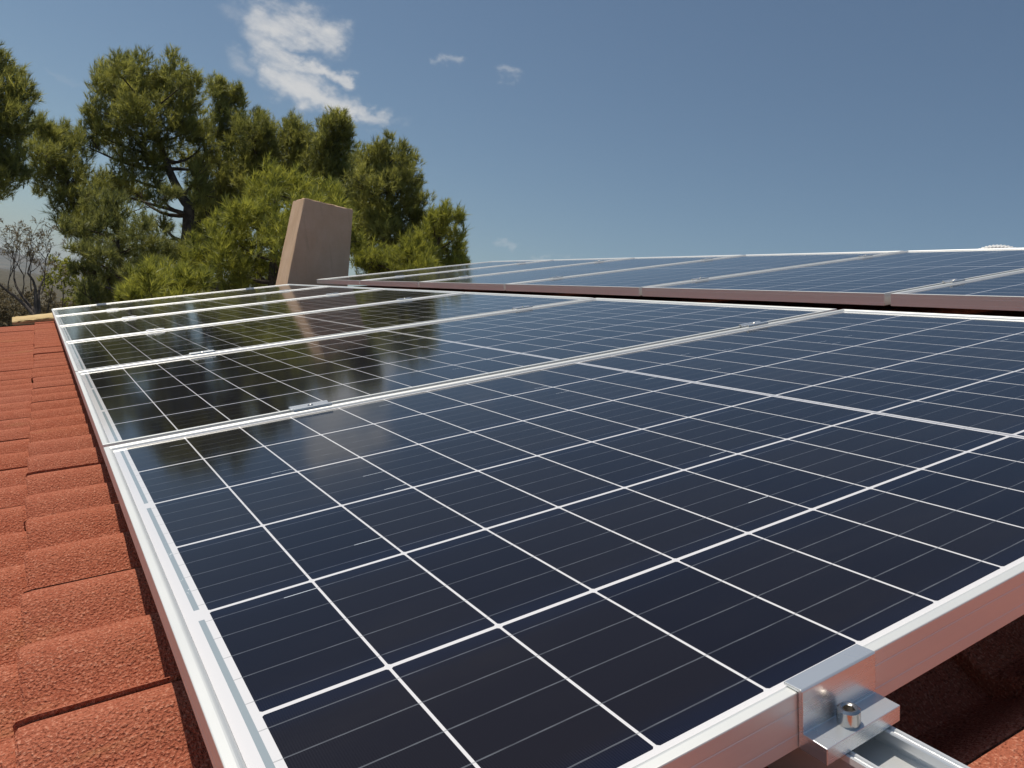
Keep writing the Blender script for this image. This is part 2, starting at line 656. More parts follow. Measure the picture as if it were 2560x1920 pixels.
def parapet_mesh():
    rr = random.Random(8)
    n = 40
    V, Fc = [], []
    xa, xb = -0.285, 1.45
    for i in range(n + 1):
        x = xa + (xb - xa) * (i / n) ** 1.6
        j = lambda: rr.gauss(0, .0010)
        V += [(x, VERGE + 0.012, -0.20), (x, VERGE + 0.016 + j(), -0.066 + j()), (x, VERGE + 0.020 + j(), -0.060 + j()),
              (x, VERGE + 0.24 + j(), -0.036 + j()), (x, VERGE + 0.25, -0.042), (x, VERGE + 0.25, -0.6), (x, VERGE + 0.012, -0.6)]
    m = 7
    for i in range(n):
        for q in range(m):
            Fc.append([i * m + q, i * m + (q + 1) % m, (i + 1) * m + (q + 1) % m, (i + 1) * m + q])
    Fc.append(list(range(m))); Fc.append(list(range(n * m, n * m + m))[::-1])
    return fix(mesh_np('parapet', V, Fc, M_PARA))


obj('parapet', parapet_mesh(), house)

GROUND = -4.6
# walls and the far roof slope, set out plumb in the world
def wall_mesh():
    V, Fc = [], []
    rx, rz = ct * RIDGE - st * ZT, st * RIDGE + ct * ZT
    ex, ez = ct * -1.28 - st * ZT, st * -1.28 + ct * ZT
    fx, fz = rx + 5.6, rz - 5.6 * math.tan(TILT)
    for y in (-2.9, VERGE + 0.28):
        V += [(ex + .25, y, GROUND - .5), (fx - .25, y, GROUND - .5), (fx - .25, y, fz - .12), (rx, y, rz - .20), (ex + .25, y, ez - .12)]
    Fc = [[0, 1, 2, 3, 4], [9, 8, 7, 6, 5], [0, 4, 9, 5], [1, 6, 7, 2]]
    V = [tuple(Rinv @ Vector(v)) for v in V]
    return fix(mesh_np('wall', V, Fc, M_WALL))


obj('wall', wall_mesh(), house)


def back_slope():
    rx, rz = ct * RIDGE - st * ZT, st * RIDGE + ct * ZT
    V = []
    n = 420
    for y in np.linspace(-3.0, VERGE, n):
        h = 0.012 * math.sin(y * 2 * math.pi / 0.15)
        V += [(rx - 0.02, y, rz + h), (rx + 5.7, y, rz - 5.7 * math.tan(TILT) + h)]
    Fc = [[2 * i, 2 * i + 1, 2 * i + 3, 2 * i + 2] for i in range(n - 1)]
    V = [tuple(Rinv @ Vector(v)) for v in V]
    return fix(mesh_np('far_slope', V, Fc, M_TILE))


obj('far_slope', back_slope(), roof)

# ------------------------------------------------------------------ solar panels


def frame_mesh():
    H0, H1 = -0.030, 0.0046
    prof = [(0.0, H0), (0.0, -0.0215), (0.0002, -0.0212), (0.0002, -0.0200), (0.0, -0.0197), (0.0, -0.0060), (0.0002, -0.0056), (0.0002, -0.0050), (0.0, -0.0046),
            (0.0, H1 - 0.0008), (0.0003, H1 - 0.0002), (0.0009, H1), (0.0062, H1), (0.0074, H1 - 0.0003), (0.0085, H1 - 0.0009), (0.0096, H1 - 0.0019),
            (0.0106, H1 - 0.0033), (0.0110, 0.0003),
            (0.0110, -0.006), (0.0016, -0.006), (0.0016, H0 + 0.0016), (0.026, H0 + 0.0016), (0.026, H0)]
    V, Fc = [], []
    n = len(prof)
    for d, z in prof:
        V += [(PX0 + d, PY0 + d, z), (PX1 - d, PY0 + d, z), (PX1 - d, PY1 - d, z), (PX0 + d, PY1 - d, z)]
    for i in range(n):
        j = (i + 1) % n
        for c in range(4):
            e = (c + 1) % 4
            Fc.append([i * 4 + c, i * 4 + e, j * 4 + e, j * 4 + c])
    return fix(mesh_np('frame', V, Fc, M_FRAME))


def slab(x0, x1, y0, y1, z0, z1):
    V = [(x, y, z) for z in (z0, z1) for x, y in ((x0, y0), (x1, y0), (x1, y1), (x0, y1))]
    Fc = [[3, 2, 1, 0], [4, 5, 6, 7], [0, 1, 5, 4], [1, 2, 6, 5], [2, 3, 7, 6], [3, 0, 4, 7]]
    return V, Fc


e_ = 0.0112
P_FRAME = frame_mesh()
P_GLASS = mesh_np('glass', *slab(PX0 + e_, PX1 - e_, PY0 + e_, PY1 - e_, -0.0045, 0.0), M_CELL)
JB_V, JB_F = slab(XC - .05, XC + .05, -0.55, -0.45, -0.0245, -0.0046)
P_BOX = fix(mesh_np('junction_box', JB_V, JB_F, mat_simple('black_plastic', (.02, .02, .02), (.03, .03, .03), 20, .5)), .003)

ARR1 = (0.0, 0.0, 0.0)
X2, Y2, Z2 = 1.978, 5.320, 0.0125        # upper array: its panels' local origin
PITCH = 1.058
first = None


def panel(x, y, z, label, group):
    global first
    mw = R_at(x, y, z)
    if first is None:
        first = empty('solar_panel', mw)
        obj('frame', P_FRAME, first); obj('glass', P_GLASS, first)
        p = first
    else:
        p = dup(first, mw)
    tag(p, label, 'solar panel', group)
    return p


LOW = ['large foreground solar panel, nearest to the camera, bolted by an end clamp',
       'solar panel directly behind the large foreground panel, reflecting trees and sky',
       'third solar panel of the lower row counting from the camera',
       'fourth solar panel of the lower row counting from the camera',
       'fifth solar panel of the lower row, next to last before the parapet',
       'farthest solar panel of the lower row, beside the ochre parapet']
UP = ['farthest solar panel of the upper row, its corner in front of the chimney',
      'second solar panel of the upper row counting from the chimney end',
      'third solar panel of the upper row counting from the chimney end',
      'fourth solar panel of the upper row counting from the chimney end',
      'fifth solar panel of the upper row, second from the right edge',
      'solar panel of the upper row cut off by the right edge of the photo']
for k in range(6):
    panel(0, PITCH * k, 0, LOW[k], 'solar panels of the lower row')
for k in range(6):
    panel(X2, Y2 - 0.0 - PITCH * k, Z2, UP[k], 'solar panels of the upper row')

# rails
def rail_mesh(y0, y1, lips=True):
    w, h = 0.0225, 0.040
    zt = -0.0306; s = 0.0148
    poly = [(-w, zt - h), (-w, zt - .003), (-w + .0012, zt), (-w + .0030, zt), (-w + .0036, zt - .0010), (-s - .0028, zt - .0010), (-s - .0022, zt), (-s - .0006, zt), (-s, zt - .0008), (-s, zt - .006),
            (-w + .003, zt - .006), (-w + .003, zt - .013), (w - .003, zt - .013), (w - .003, zt - .006),
            (s, zt - .006), (s, zt - .0008), (s + .0006, zt), (s + .0022, zt), (s + .0028, zt - .0010), (w - .0036, zt - .0010), (w - .0030, zt), (w - .0012, zt), (w, zt - .003), (w, zt - h)]
    V, Fc = extrude(poly, 'y', y0, y1)
    return fix(mesh_np('rail', V, Fc, M_RAIL))


CX = (0.2925, 1.3815)
ra = obj('mounting_rail', rail_mesh(-1.22, 5.40), None, R_at(CX[0], 0))
tag(ra, 'aluminium mounting rail sticking out under the bolted end clamp in the lower right', 'rail', 'mounting rails under the panels')
rb = obj('mounting_rail', rail_mesh(-1.22, 5.40), None, R_at(CX[1], 0))
tag(rb, 'aluminium mounting rail hidden under the upper half of the lower row', 'rail', 'mounting rails under the panels')


def bolt_mesh(r, h, z0, sock):
    """Socket head cap screw: knurled-edge cylinder, chamfer, hexagonal recess."""
    n = 36
    rings = [(r, z0), (r, z0 + h - .0012), (r - .0012, z0 + h), (sock + .0008, z0 + h), (sock, z0 + h - .0006)]
    V, Fc = [], []
    for i, (q, z) in enumerate(rings):
        for k in range(n):
            a = 2 * math.pi * k / n
            kn = 1.0
            if i < 2: kn = 1.0 + (0.012 if k % 2 else -0.012)
            V.append((q * kn * math.cos(a), q * kn * math.sin(a), z))
    for ring, z in ((1, z0 + h - .0008), (1, z0 + h - .006)):
        for k in range(n):
            a = 2 * math.pi * k / n
            c = math.cos(math.pi / 6) / math.cos((a % (math.pi / 3)) - math.pi / 6)
            V.append((sock * .97 * c * math.cos(a), sock * .97 * c * math.sin(a), z))
    m = len(rings) + 2
    for i in range(m - 1):
        for k in range(n):
            Fc.append([i * n + k, i * n + (k + 1) % n, (i + 1) * n + (k + 1) % n, (i + 1) * n + k])
    Fc.append([(m - 1) * n + k for k in range(n)])
    Fc.append([k for k in range(n)][::-1])
    me = fix(mesh_np('bolt', V, Fc, M_BOLT, True))
    me.set_sharp_from_angle(angle=math.radians(30))
    return me


def end_clamp_meshes():
    # local: y = 0 at the panel's outer face, clamp stands on the -y side; z in panel heights
    poly = [(0.0095, 0.0049), (0.0095, 0.0068), (-0.0022, 0.0072), (-0.0034, 0.0062), (-0.0036, -0.0195), (-0.0195, -0.0200), (-0.0195, -0.0303), (-0.0005, -0.0303), (-0.0005, 0.0049)]
    V, Fc = extrude(poly, 'x', -0.0328, 0.0328)
    a = fix(mesh_np('end_clamp', V, Fc, M_CLAMP), 0.00045, 2)
    return a


EC = end_clamp_meshes()
EB = bolt_mesh(0.0064, 0.0098, 0.0, 0.0036)
WASH = bolt_mesh(0.0080, 0.0012, 0.0, 0.0062)


def end_clamp(x, y, z, rz, label, group='end clamps of the panel rows'):
    c = empty('end_clamp', R_at(x, y, z, rz))
    tag(c, label, 'clamp', group)
    obj('bracket', EC, c)
    b = obj('bolt', EB, c); b.location = (-0.004, -0.0118, -0.0199)
    return c


first_ec = end_clamp(CX[0] - 0.0040, PY0, 0, 0, 'shiny aluminium end clamp with socket bolt on the near edge of the foreground panel')
tag(dup(first_ec, R_at(CX[0] + 0.004, PITCH * 5 + PY1, 0, math.pi)), 'small end clamp on the far edge of the lower row, above the parapet', 'clamp', 'end clamps of the panel rows')
tag(dup(first_ec, R_at(CX[1], PITCH * 5 + PY1, 0, math.pi)), 'small end clamp on the far edge of the lower row, in front of the chimney', 'clamp', 'end clamps of the panel rows')


def mid_clamp_mesh():
    # profile across the gap (y), swept along x: two flanges on the frames and a sunk channel between
    w = 0.0160
    poly = [(-w, 0.0049), (-w, 0.0088), (-w + .0008, 0.0095), (-0.0092, 0.0095), (-0.0086, 0.0088), (-0.0060, 0.0064), (0.0060, 0.0064), (0.0086, 0.0088), (0.0092, 0.0095),
            (w - .0008, 0.0095), (w, 0.0088), (w, 0.0049), (0.0085, 0.0049), (0.0085, -0.0200), (-0.0085, -0.0200), (-0.0085, 0.0049)]
    V, Fc = extrude(poly, 'x', -0.0335, 0.0335)
    return fix(mesh_np('bracket', V, Fc, M_CLAMP), 0.0003, 1)


MC = mid_clamp_mesh()
MB = bolt_mesh(0.0050, 0.0034, 0.0063, 0.0028)
first_mc = None


def mid_clamp(x, y, z, label, group):
    global first_mc
    mw = R_at(x, y, z)
    if first_mc is None:
        first_mc = empty('mid_clamp', mw)
        obj('bracket', MC, first_mc); obj('bolt', MB, first_mc)
        c = first_mc
    else:
        c = dup(first_mc, mw)
    tag(c, label, 'clamp', group)


ORD = ['nearest joint', 'second joint', 'third joint', 'fourth joint', 'farthest joint']
for k in range(5):
    y = PITCH * k + PY1 + 0.010
    mid_clamp(CX[0] + (0.003 if k else 0.001), y, 0, f'mid clamp near the tiles on the {ORD[k]} of the lower row', 'mid clamps of the lower row')
    mid_clamp(CX[1], y, 0, f'mid clamp towards the upper row on the {ORD[k]} of the lower row', 'mid clamps of the lower row')
OR2 = ['joint closest to the chimney', 'second joint from the chimney', 'third joint from the chimney', 'fourth joint from the chimney', 'joint nearest the right edge']
for k in range(5):
    y = Y2 - PITCH * k + PY0 - 0.010
    mid_clamp(X2 + CX[0], y, Z2, f'lower mid clamp on the {OR2[k]} in the upper row', 'mid clamps of the upper row')
    mid_clamp(X2 + CX[1], y, Z2, f'upper mid clamp on the {OR2[k]} in the upper row', 'mid clamps of the upper row')


def duct_mesh():
    """A ribbed hose bent into a low arch."""
    p0 = np.array([0, 0.0]); L = 0.30; H = 0.105; n = 150; m = 14
    V, Fc = [], []
    for i in range(n + 1):
        t = i / n
        a = math.pi * t
        y = L / 2 * math.cos(a); z = H * math.sin(a)
        ty, tz = -L / 2 * math.sin(a), H * math.cos(a)
        l = math.hypot(ty, tz); ty, tz = ty / l, tz / l
        r = 0.0165 + 0.0028 * math.cos(2 * math.pi * i / 5)
        for k in range(m):
            b = 2 * math.pi * k / m
            V.append((r * math.cos(b), y + r * math.sin(b) * -tz, z + r * math.sin(b) * ty))
    for i in range(n):
        for k in range(m):
            Fc.append([i * m + k, i * m + (k + 1) % m, (i + 1) * m + (k + 1) % m, (i + 1) * m + k])
    return fix(mesh_np('conduit', V, Fc, M_DUCT, True))


du = obj('flexible_conduit', duct_mesh(), None, R_at(3.80, 0.735, -0.097))
tag(du, 'white ribbed flexible conduit arching above the top edge of the upper row', 'conduit')

# ------------------------------------------------------------------ ground, hills
rng = np.random.default_rng(11)


def ground_mesh():
    nr, na = 90, 240
    rad = np.concatenate([[0.0], 3.0 * (12000 / 3.0) ** (np.linspace(0, 1, nr - 1))])
    V = []
    ang = np.arange(na) * 2 * math.pi / na
    for r in rad:
        xs, ys = r * np.cos(ang), r * np.sin(ang)
        z = np.full(na, GROUND)
        f = min(1.0, max(0.0, (r - 25) / 120))
        z = z - f * 5 * (0.5 + 0.5 * np.sin(xs * 0.011 + 1) * np.cos(ys * 0.009))
        z = z + f * np.where(r > 60, 1, 0) * 2.0 * np.sin(xs * 0.03) * np.sin(ys * 0.027 + 1)
        V.append(np.stack([xs, ys, z], 1))
    V = np.concatenate(V)
    Fc = []
    i = np.arange(na); j = (i + 1) % na
    Fc = np.concatenate([np.stack([q * na + i, (q + 1) * na + i, (q + 1) * na + j, q * na + j], 1) for q in range(1, nr - 1)])
    me = mesh_bulk('ground', V, Fc, mat_simple('dry_ground', (0.065, 0.060, 0.040), (0.130, 0.108, 0.072), 0.35, 0.95, 0.6, 0.1), smooth=True)
    return me


gr = obj('ground', ground_mesh())
tag(gr, kind='structure')


def hills_mesh():
    d0 = ray(95, 560); a0 = math.atan2(d0[1], d0[0])
    n = 160
    V, Fc = [], []
    for i in range(n + 1):
        a = a0 + (i / n - 0.5) * 2.2
        h = 170 + 50 * math.sin(a * 7.3 + 1) + 28 * math.sin(a * 19 + .4) + 14 * math.sin(a * 47) + 6 * math.sin(a * 101)
        h *= 0.35 + 0.65 * math.exp(-((a - a0 - 0.02) / 0.5) ** 2)
        for r, q in ((6400, -0.1), (6900, 0.35), (7600, 1.0), (8400, 0.8), (9500, -0.1)):
            V.append((r * math.cos(a), r * math.sin(a), GROUND + h * q * (1 + 0.1 * math.sin(a * 60 + r))))
    for i in range(n):
        for q in range(4):
            Fc.append([i * 5 + q, i * 5 + q + 1, (i + 1) * 5 + q + 1, (i + 1) * 5 + q])
    return fix(mesh_np('hills', V, Fc, mat_simple('hill_scrub', (0.07, 0.07, 0.04), (0.16, 0.13, 0.08), 0.01, 0.95, 0.2, 1.0), True))


hl = obj('hills', hills_mesh())
tag(hl, kind='structure')

# ------------------------------------------------------------------ trees
LEAF = {
    'olive': mat_leaf('needles_olive', (0.120, 0.135, 0.040), (0.390, 0.385, 0.105), 0.52),
    'dark': mat_leaf('needles_dark', (0.100, 0.118, 0.042), (0.330, 0.335, 0.110), 0.50),
    'bright': mat_leaf('needles_bright', (0.130, 0.150, 0.030), (0.410, 0.410, 0.080), 0.53),
    'bush': mat_leaf('leaves_bush', (0.130, 0.132, 0.040), (0.350, 0.325, 0.100), 0.48),
    'dry': mat_leaf('leaves_dry', (0.120, 0.096, 0.060), (0.280, 0.225, 0.140), 0.30),
}


def plumes(lobes, rng, m=9, ratio=0.43, out=0.68, tall=1.15):
    """Break each clump of a crown into upright plumes of uneven size."""
    res = []
    for c, r in lobes:
        res.append((c, r * 0.55, 1.0))
        k = max(4, int(m * min(1.0, r / 0.35)))
        for i in range(k):
            d = rng.normal(size=3); d[2] = d[2] * 0.9 + 0.25
            d /= np.linalg.norm(d)
            q = ratio * rng.uniform(0.65, 1.25)
            res.append((c + d * r * out * rng.uniform(0.85, 1.2), r * q, tall * rng.uniform(0.85, 1.25)))
    return res


def tufts(lobes, rng, dens=1.0, nl=20, ln=(0.11, 0.19), wd=0.0050, up=0.75, spread=0.40, shell=0.65, split=True):
    """Needle tufts over the given lobes (centre, radius): vertices, triangles, tint."""
    Vs, Ts = [], []
    for c, r, tall in (plumes(lobes, rng) if split else [(c, r, 0.9) for c, r in lobes]):
        n = max(10, int(4 * math.pi * r * r / 0.0215 * dens))
        d = rng.normal(size=(n, 3)); d /= np.linalg.norm(d, axis=1)[:, None]
        rr = r * (1 - shell * rng.random(n) ** 1.4)
        p = c + d * rr[:, None] * np.array([1, 1, tall])
        ax = d * 0.55 + np.array([0, 0, up]) + rng.normal(size=(n, 3)) * 0.34
        ax /= np.linalg.norm(ax, axis=1)[:, None]
        tint = np.clip(0.5 + rng.normal(0, .27, n) + rng.normal(0, .17), 0, 1)
        L = rng.uniform(ln[0], ln[1], n)
        ax = np.repeat(ax, nl, 0); pp = np.repeat(p, nl, 0); LL = np.repeat(L, nl) * rng.uniform(.7, 1.1, n * nl)
        v = ax + rng.normal(size=(n * nl, 3)) * spread
        v /= np.linalg.norm(v, axis=1)[:, None]
        s = np.cross(v, rng.normal(size=(n * nl, 3))); s /= np.linalg.norm(s, axis=1)[:, None] + 1e-9
        base = pp + ax * (LL * rng.uniform(-0.55, 0.45, n * nl))[:, None]
        tri = np.stack([base - s * wd, base + s * wd, base + v * LL[:, None]], 1)
        Vs.append(tri.reshape(-1, 3)); Ts.append(np.repeat(tint, nl * 3))
    V = np.concatenate(Vs); T = np.concatenate(Ts)
    return V, np.arange(len(V)).reshape(-1, 3), T


def tube(path, radii, m=7):
    path = [np.asarray(p, float) for p in path]
    V, Fc = [], []
    n = len(path)
    for i, p in enumerate(path):
        t = path[min(i + 1, n - 1)] - path[max(i - 1, 0)]
        t = t / (np.linalg.norm(t) + 1e-9)
        a = np.cross(t, [0.31, 0.95, 0.05]); a /= np.linalg.norm(a) + 1e-9
        b = np.cross(t, a)
        for k in range(m):
            w = 2 * math.pi * k / m
            V.append(p + radii[i] * (math.cos(w) * a + math.sin(w) * b))
    for i in range(n - 1):
        for k in range(m):
            Fc.append([i * m + k, i * m + (k + 1) % m, (i + 1) * m + (k + 1) % m, (i + 1) * m + k])
    return V, Fc


def join(parts):
    V, Fc = [], []
    for v, f in parts:
        b = len(V); V += list(v); Fc += [[i + b for i in q] for q in f]
    return V, Fc


def bend(a, b, rng, n=6, amp=0.06, sag=0.0):
    a = np.asarray(a); b = np.asarray(b)
    L = np.linalg.norm(b - a); out = []
    o1, o2 = rng.normal(size=3) * amp * L, rng.normal(size=3) * amp * L
    for i in range(n + 1):
        t = i / n
        out.append(a + (b - a) * t + o1 * math.sin(math.pi * t) + o2 * math.sin(2 * math.pi * t) * .5 + np.array([0, 0, -sag * L * math.sin(math.pi * t)]))
    return out


def pine(name, label, lobes_px, depth, trunk_px, leaf, seed, r0=0.16, group='pine trees behind the house', jitter=0.8, **kw):
    """lobes_px: (x, y, r) outline in the photo's own scale, turned into a crown of real depth around `depth`."""
    rng = np.random.default_rng(seed)
    root = empty(name, Matrix.Translation(Vector((0, 0, 0))))
    lobes = []
    xs = [l[0] for l in lobes_px]; half = max(1.0, (max(xs) - min(xs)) / 2) / F * depth
    for (x, y, r) in lobes_px:
        d = depth + rng.normal() * min(1.4, half * 0.55) * jitter
        lobes.append((at(x, y, d), r / F * depth * 1.26))
    # foot of the trunk on the ground below the lowest given trunk point
    tp = [at(x, y, depth) for x, y in trunk_px]
    foot = tp[0].copy(); foot[2] = GROUND - 0.1
    root.matrix_world = Matrix.Translation(Vector(foot))
    cs = np.array([c for c, r in lobes])
    path = [foot] + tp
    fine = []
    for a, b in zip(path[:-1], path[1:]):
        seg = bend(a, b, rng, 5, 0.015); fine += seg[:-1]
    fine.append(path[-1])
    rad = [r0 * (1 - 0.85 * i / (len(fine) - 1)) for i in range(len(fine))]
    parts = [tube(fine, rad, 9)]
    fa = np.array(fine)
    for c, r in lobes:
        dd = np.linalg.norm((fa - c) * np.array([1, 1, 1.0]) + np.array([0, 0, 0.55 * 0]), axis=1)
        # limbs rise from the trunk somewhat below their clump
        cand = [i for i in range(len(fa)) if fa[i][2] < c[2] - 0.15] or [0]
        i = min(cand, key=lambda q: np.linalg.norm(fa[q] - c) + 0.3 * abs((c[2] - fa[q][2]) - 0.6))
        rb = min(rad[i] * 0.6, 0.06)
        parts.append(tube(bend(fa[i], c, rng, 6, 0.05, 0.06), [rb * (1 - 0.8 * t / 6) for t in range(7)], 6))
        for _ in range(4):
            d = rng.normal(size=3); d[2] = abs(d[2]) * .8; d /= np.linalg.norm(d)
            parts.append(tube(bend(c - (c - fa[i]) * 0.15, c + d * r * 0.85, rng, 4, 0.06), [rb * .3, rb * .26, rb * .2, rb * .15, rb * .08], 5))
    V, Fc = join(parts)
    V = [np.asarray(v) - foot for v in V]
    obj('trunk', mesh_np('trunk', V, Fc, M_BARK, True), root)
    V, T, tint = tufts(lobes, rng, **kw)
    obj('crown', mesh_bulk('crown', V - foot, T, LEAF[leaf], ('tuft', tint)), root)
    return tag(root, label, 'tree', group)


pine('pine_tree', 'tall pine at the left edge, cut off by the photo',
     [(-40, 150, 60), (5, 140, 32), (18, 180, 38), (-30, 220, 60), (40, 215, 34), (20, 255, 38), (-70, 300, 80), (-10, 300, 40), (30, 290, 25), (-20, 350, 48), (20, 345, 30), (-40, 400, 50), (10, 395, 36), (40, 375, 22)],
     14.0, [(-70, 700), (-60, 400), (-40, 180)], 'olive', 1, dens=0.8)
pine('pine_tree', 'leaning pine between the left edge pine and the big crowned pine',
     [(75, 290, 28), (100, 285, 30), (115, 320, 34), (85, 335, 30), (140, 300, 28), (150, 345, 36), (120, 375, 38), (160, 390, 34), (100, 400, 26), (135, 430, 30), (175, 430, 30), (205, 400, 26), (150, 470, 24), (185, 475, 30), (215, 455, 30)],
     17.0, [(205, 640), (190, 520), (150, 400), (110, 300)], 'olive', 2, r0=0.12, dens=0.85)
pine('pine_tree', 'big broad pine with the tallest crown and a forked dark trunk',
     [(222, 165, 30), (250, 152, 30), (285, 150, 30), (312, 160, 30), (368, 155, 32), (345, 175, 24), (398, 180, 28), (225, 205, 36), (270, 205, 42), (320, 210, 40), (375, 215, 40), (415, 225, 26),
      (215, 245, 32), (255, 262, 42), (310, 265, 44), (365, 275, 44), (415, 275, 34), (200, 285, 24), (240, 310, 34), (300, 325, 36), (350, 335, 34), (400, 340, 34), (440, 310, 26),
      (185, 315, 26), (270, 375, 30), (240, 410, 36), (290, 420, 30), (430, 375, 26), (330, 390, 26), (450, 350, 26), (350, 430, 22), (440, 420, 26), (455, 465, 30), (430, 510, 28), (375, 560, 30), (345, 490, 24), (420, 570, 30)],
     19.0, [(402, 700), (402, 540), (408, 445), (375, 390), (330, 280), (300, 180)], 'olive', 3, r0=0.22, dens=0.9)
pine('pine_tree', 'low spreading boughs of a pine under the big pine crown',
     [(230, 470, 36), (270, 460, 34), (200, 510, 30), (250, 520, 40), (300, 500, 30), (330, 520, 30), (160, 490, 22), (145, 500, 18), (215, 555, 34), (270, 570, 40), (320, 570, 34), (350, 545, 26), (365, 420, 18), (185, 430, 26), (170, 545, 22), (230, 600, 34), (300, 610, 34), (180, 590, 26), (340, 600, 26), (190, 640, 30)],
     16.0, [(270, 760), (262, 600), (255, 480)], 'dark', 4, r0=0.13, dens=0.8)
pine('pine_tree', 'slim pine with a double pointed top right of the big pine',
     [(465, 185, 22), (468, 205, 26), (505, 200, 18), (508, 220, 20), (490, 235, 28), (478, 265, 30), (505, 270, 24), (470, 300, 32), (500, 315, 28), (480, 345, 34), (450, 385, 34), (495, 385, 34), (470, 425, 34), (440, 440, 26)],
     21.0, [(478, 720), (480, 420), (480, 200)], 'olive', 5, r0=0.14, dens=0.9)
pine('pine_tree', 'pine with a flat rounded top left of the chimney',
     [(540, 275, 24), (570, 275, 26), (552, 300, 34), (585, 300, 26), (530, 320, 30), (565, 340, 38), (530, 365, 34), (580, 380, 36), (545, 410, 38)],
     20.0, [(555, 720), (555, 420), (555, 290)], 'olive', 6, r0=0.14, dens=0.95)
pine('pine_tree', 'pine with an open upright top above the chimney\'s left shoulder',
     [(632, 278, 22), (655, 290, 28), (615, 300, 22), (632, 318, 36), (665, 330, 34), (605, 335, 30), (640, 362, 40), (680, 370, 34), (610, 385, 36), (655, 410, 40)],
     21.0, [(645, 720), (640, 420), (640, 290)], 'olive', 7, r0=0.14, dens=0.95)
pine('pine_tree', 'pine with a tall rounded top rising over the chimney',
     [(710, 268, 24), (738, 272, 24), (722, 292, 32), (748, 308, 20), (700, 310, 32), (738, 330, 34), (695, 350, 34), (730, 370, 40), (755, 395, 28), (700, 405, 40), (740, 430, 40)],
     20.0, [(725, 720), (724, 420), (722, 280)], 'olive', 8, r0=0.15, dens=0.95)
pine('pine_tree', 'wide pine right of the chimney with a stepped right side',
     [(832, 318, 22), (818, 335, 24), (862, 332, 22), (885, 350, 20), (845, 355, 36), (800, 360, 28), (880, 380, 28), (900, 400, 16), (820, 395, 38), (860, 415, 38), (785, 405, 34), (800, 450, 42), (850, 460, 42), (890, 450, 28), (910, 470, 14), (785, 500, 42), (830, 510, 42), (880, 500, 34), (900, 440, 28), (922, 490, 28), (915, 520, 30)],
     19.0, [(840, 720), (838, 480), (838, 340)], 'olive', 9, r0=0.17, dens=0.95)
pine('pine_tree', 'lower yellow green pine at the right end of the trees',
     [(958, 462, 20), (978, 470, 20), (940, 485, 24), (955, 500, 26), (985, 515, 22), (925, 505, 20), (935, 535, 32), (975, 545, 30), (1000, 565, 18), (900, 535, 32), (870, 560, 36), (915, 575, 36), (960, 580, 32), (830, 570, 36), (800, 575, 30), (780, 560, 22), (850, 600, 40), (910, 610, 40), (970, 610, 40), (1005, 595, 16)],
     16.5, [(930, 760), (930, 580), (960, 480)], 'bright', 10, r0=0.12, dens=1.0)
pine('pine_tree', 'bright green young pine standing in front, left of the chimney',
     [(600, 395, 34), (560, 425, 36), (640, 425, 38), (690, 430, 34), (720, 425, 26), (520, 460, 36), (580, 475, 46), (650, 480, 44), (710, 475, 40), (750, 470, 26), (480, 510, 36), (540, 530, 46), (610, 540, 46), (440, 550, 36), (490, 570, 44), (560, 590, 48), (630, 600, 46), (430, 600, 40), (500, 630, 40), (745, 520, 34), (690, 540, 40)],
     13.5, [(590, 800), (590, 560), (595, 420)], 'bright', 12, r0=0.12, dens=1.1)
pine('pine_tree', 'dark pine filling the gaps behind the other pines left of the chimney',
     [(440, 440, 36), (430, 500, 36), (470, 470, 36), (510, 430, 36), (560, 420, 36), (600, 420, 36), (640, 420, 36), (540, 390, 30), (590, 370, 30), (680, 420, 36), (460, 540, 40), (400, 590, 40), (440, 610, 40), (380, 620, 30)],
     25.0, [(520, 720), (520, 520), (540, 400)], 'dark', 14, r0=0.14)
pine('pine_tree', 'dark pine seen past the right edge of the chimney, behind the stepped pine',
     [(770, 350, 26), (775, 390, 32), (770, 440, 34), (790, 480, 36), (770, 520, 34), (800, 560, 34), (850, 540, 40), (880, 570, 36), (920, 590, 36)],
     24.0, [(800, 720), (795, 500), (775, 370)], 'dark', 15, r0=0.14)
pine('pine_tree', 'low bright green pine bush just over the far panel edge',
     [(345, 592, 28), (318, 608, 24), (378, 602, 30), (290, 630, 20), (272, 640, 14), (350, 630, 34), (400, 625, 30), (310, 650, 30), (370, 660, 34), (425, 610, 24)],
     11.0, [(350, 800), (350, 650), (347, 605)], 'bright', 13, r0=0.07, dens=1.2)


def bush(name, label, lobes_px, depth, leaf, seed, cat='bush', group=None, **kw):
    rng = np.random.default_rng(seed)
    lobes = [(at(x, y, depth + rng.normal() * 0.4), r / F * depth) for x, y, r in lobes_px]
    c = np.mean([l[0] for l in lobes], 0); foot = c.copy(); foot[2] = GROUND - 0.05
    root = empty(name, Matrix.Translation(Vector(foot)))
    parts = []
    for q, r in lobes:
        b = foot + rng.normal(size=3) * np.array([.15, .15, 0])
        parts.append(tube(bend(b, q, rng, 6, .05), [.03 * (1 - .12 * i) for i in range(7)], 5))
    V, Fc = join(parts)
    obj('stem', mesh_np('stem', [np.asarray(v) - foot for v in V], Fc, M_TWIG, True), root)
    kk = dict(nl=9, ln=(.04, .09), wd=.014, up=.2, spread=1.0); kk.update(kw)
    V, T, tint = tufts(lobes, rng, **kk)
    obj('foliage', mesh_bulk('foliage', V - foot, T, LEAF[leaf], ('tuft', tint)), root)
    return tag(root, label, cat, group)


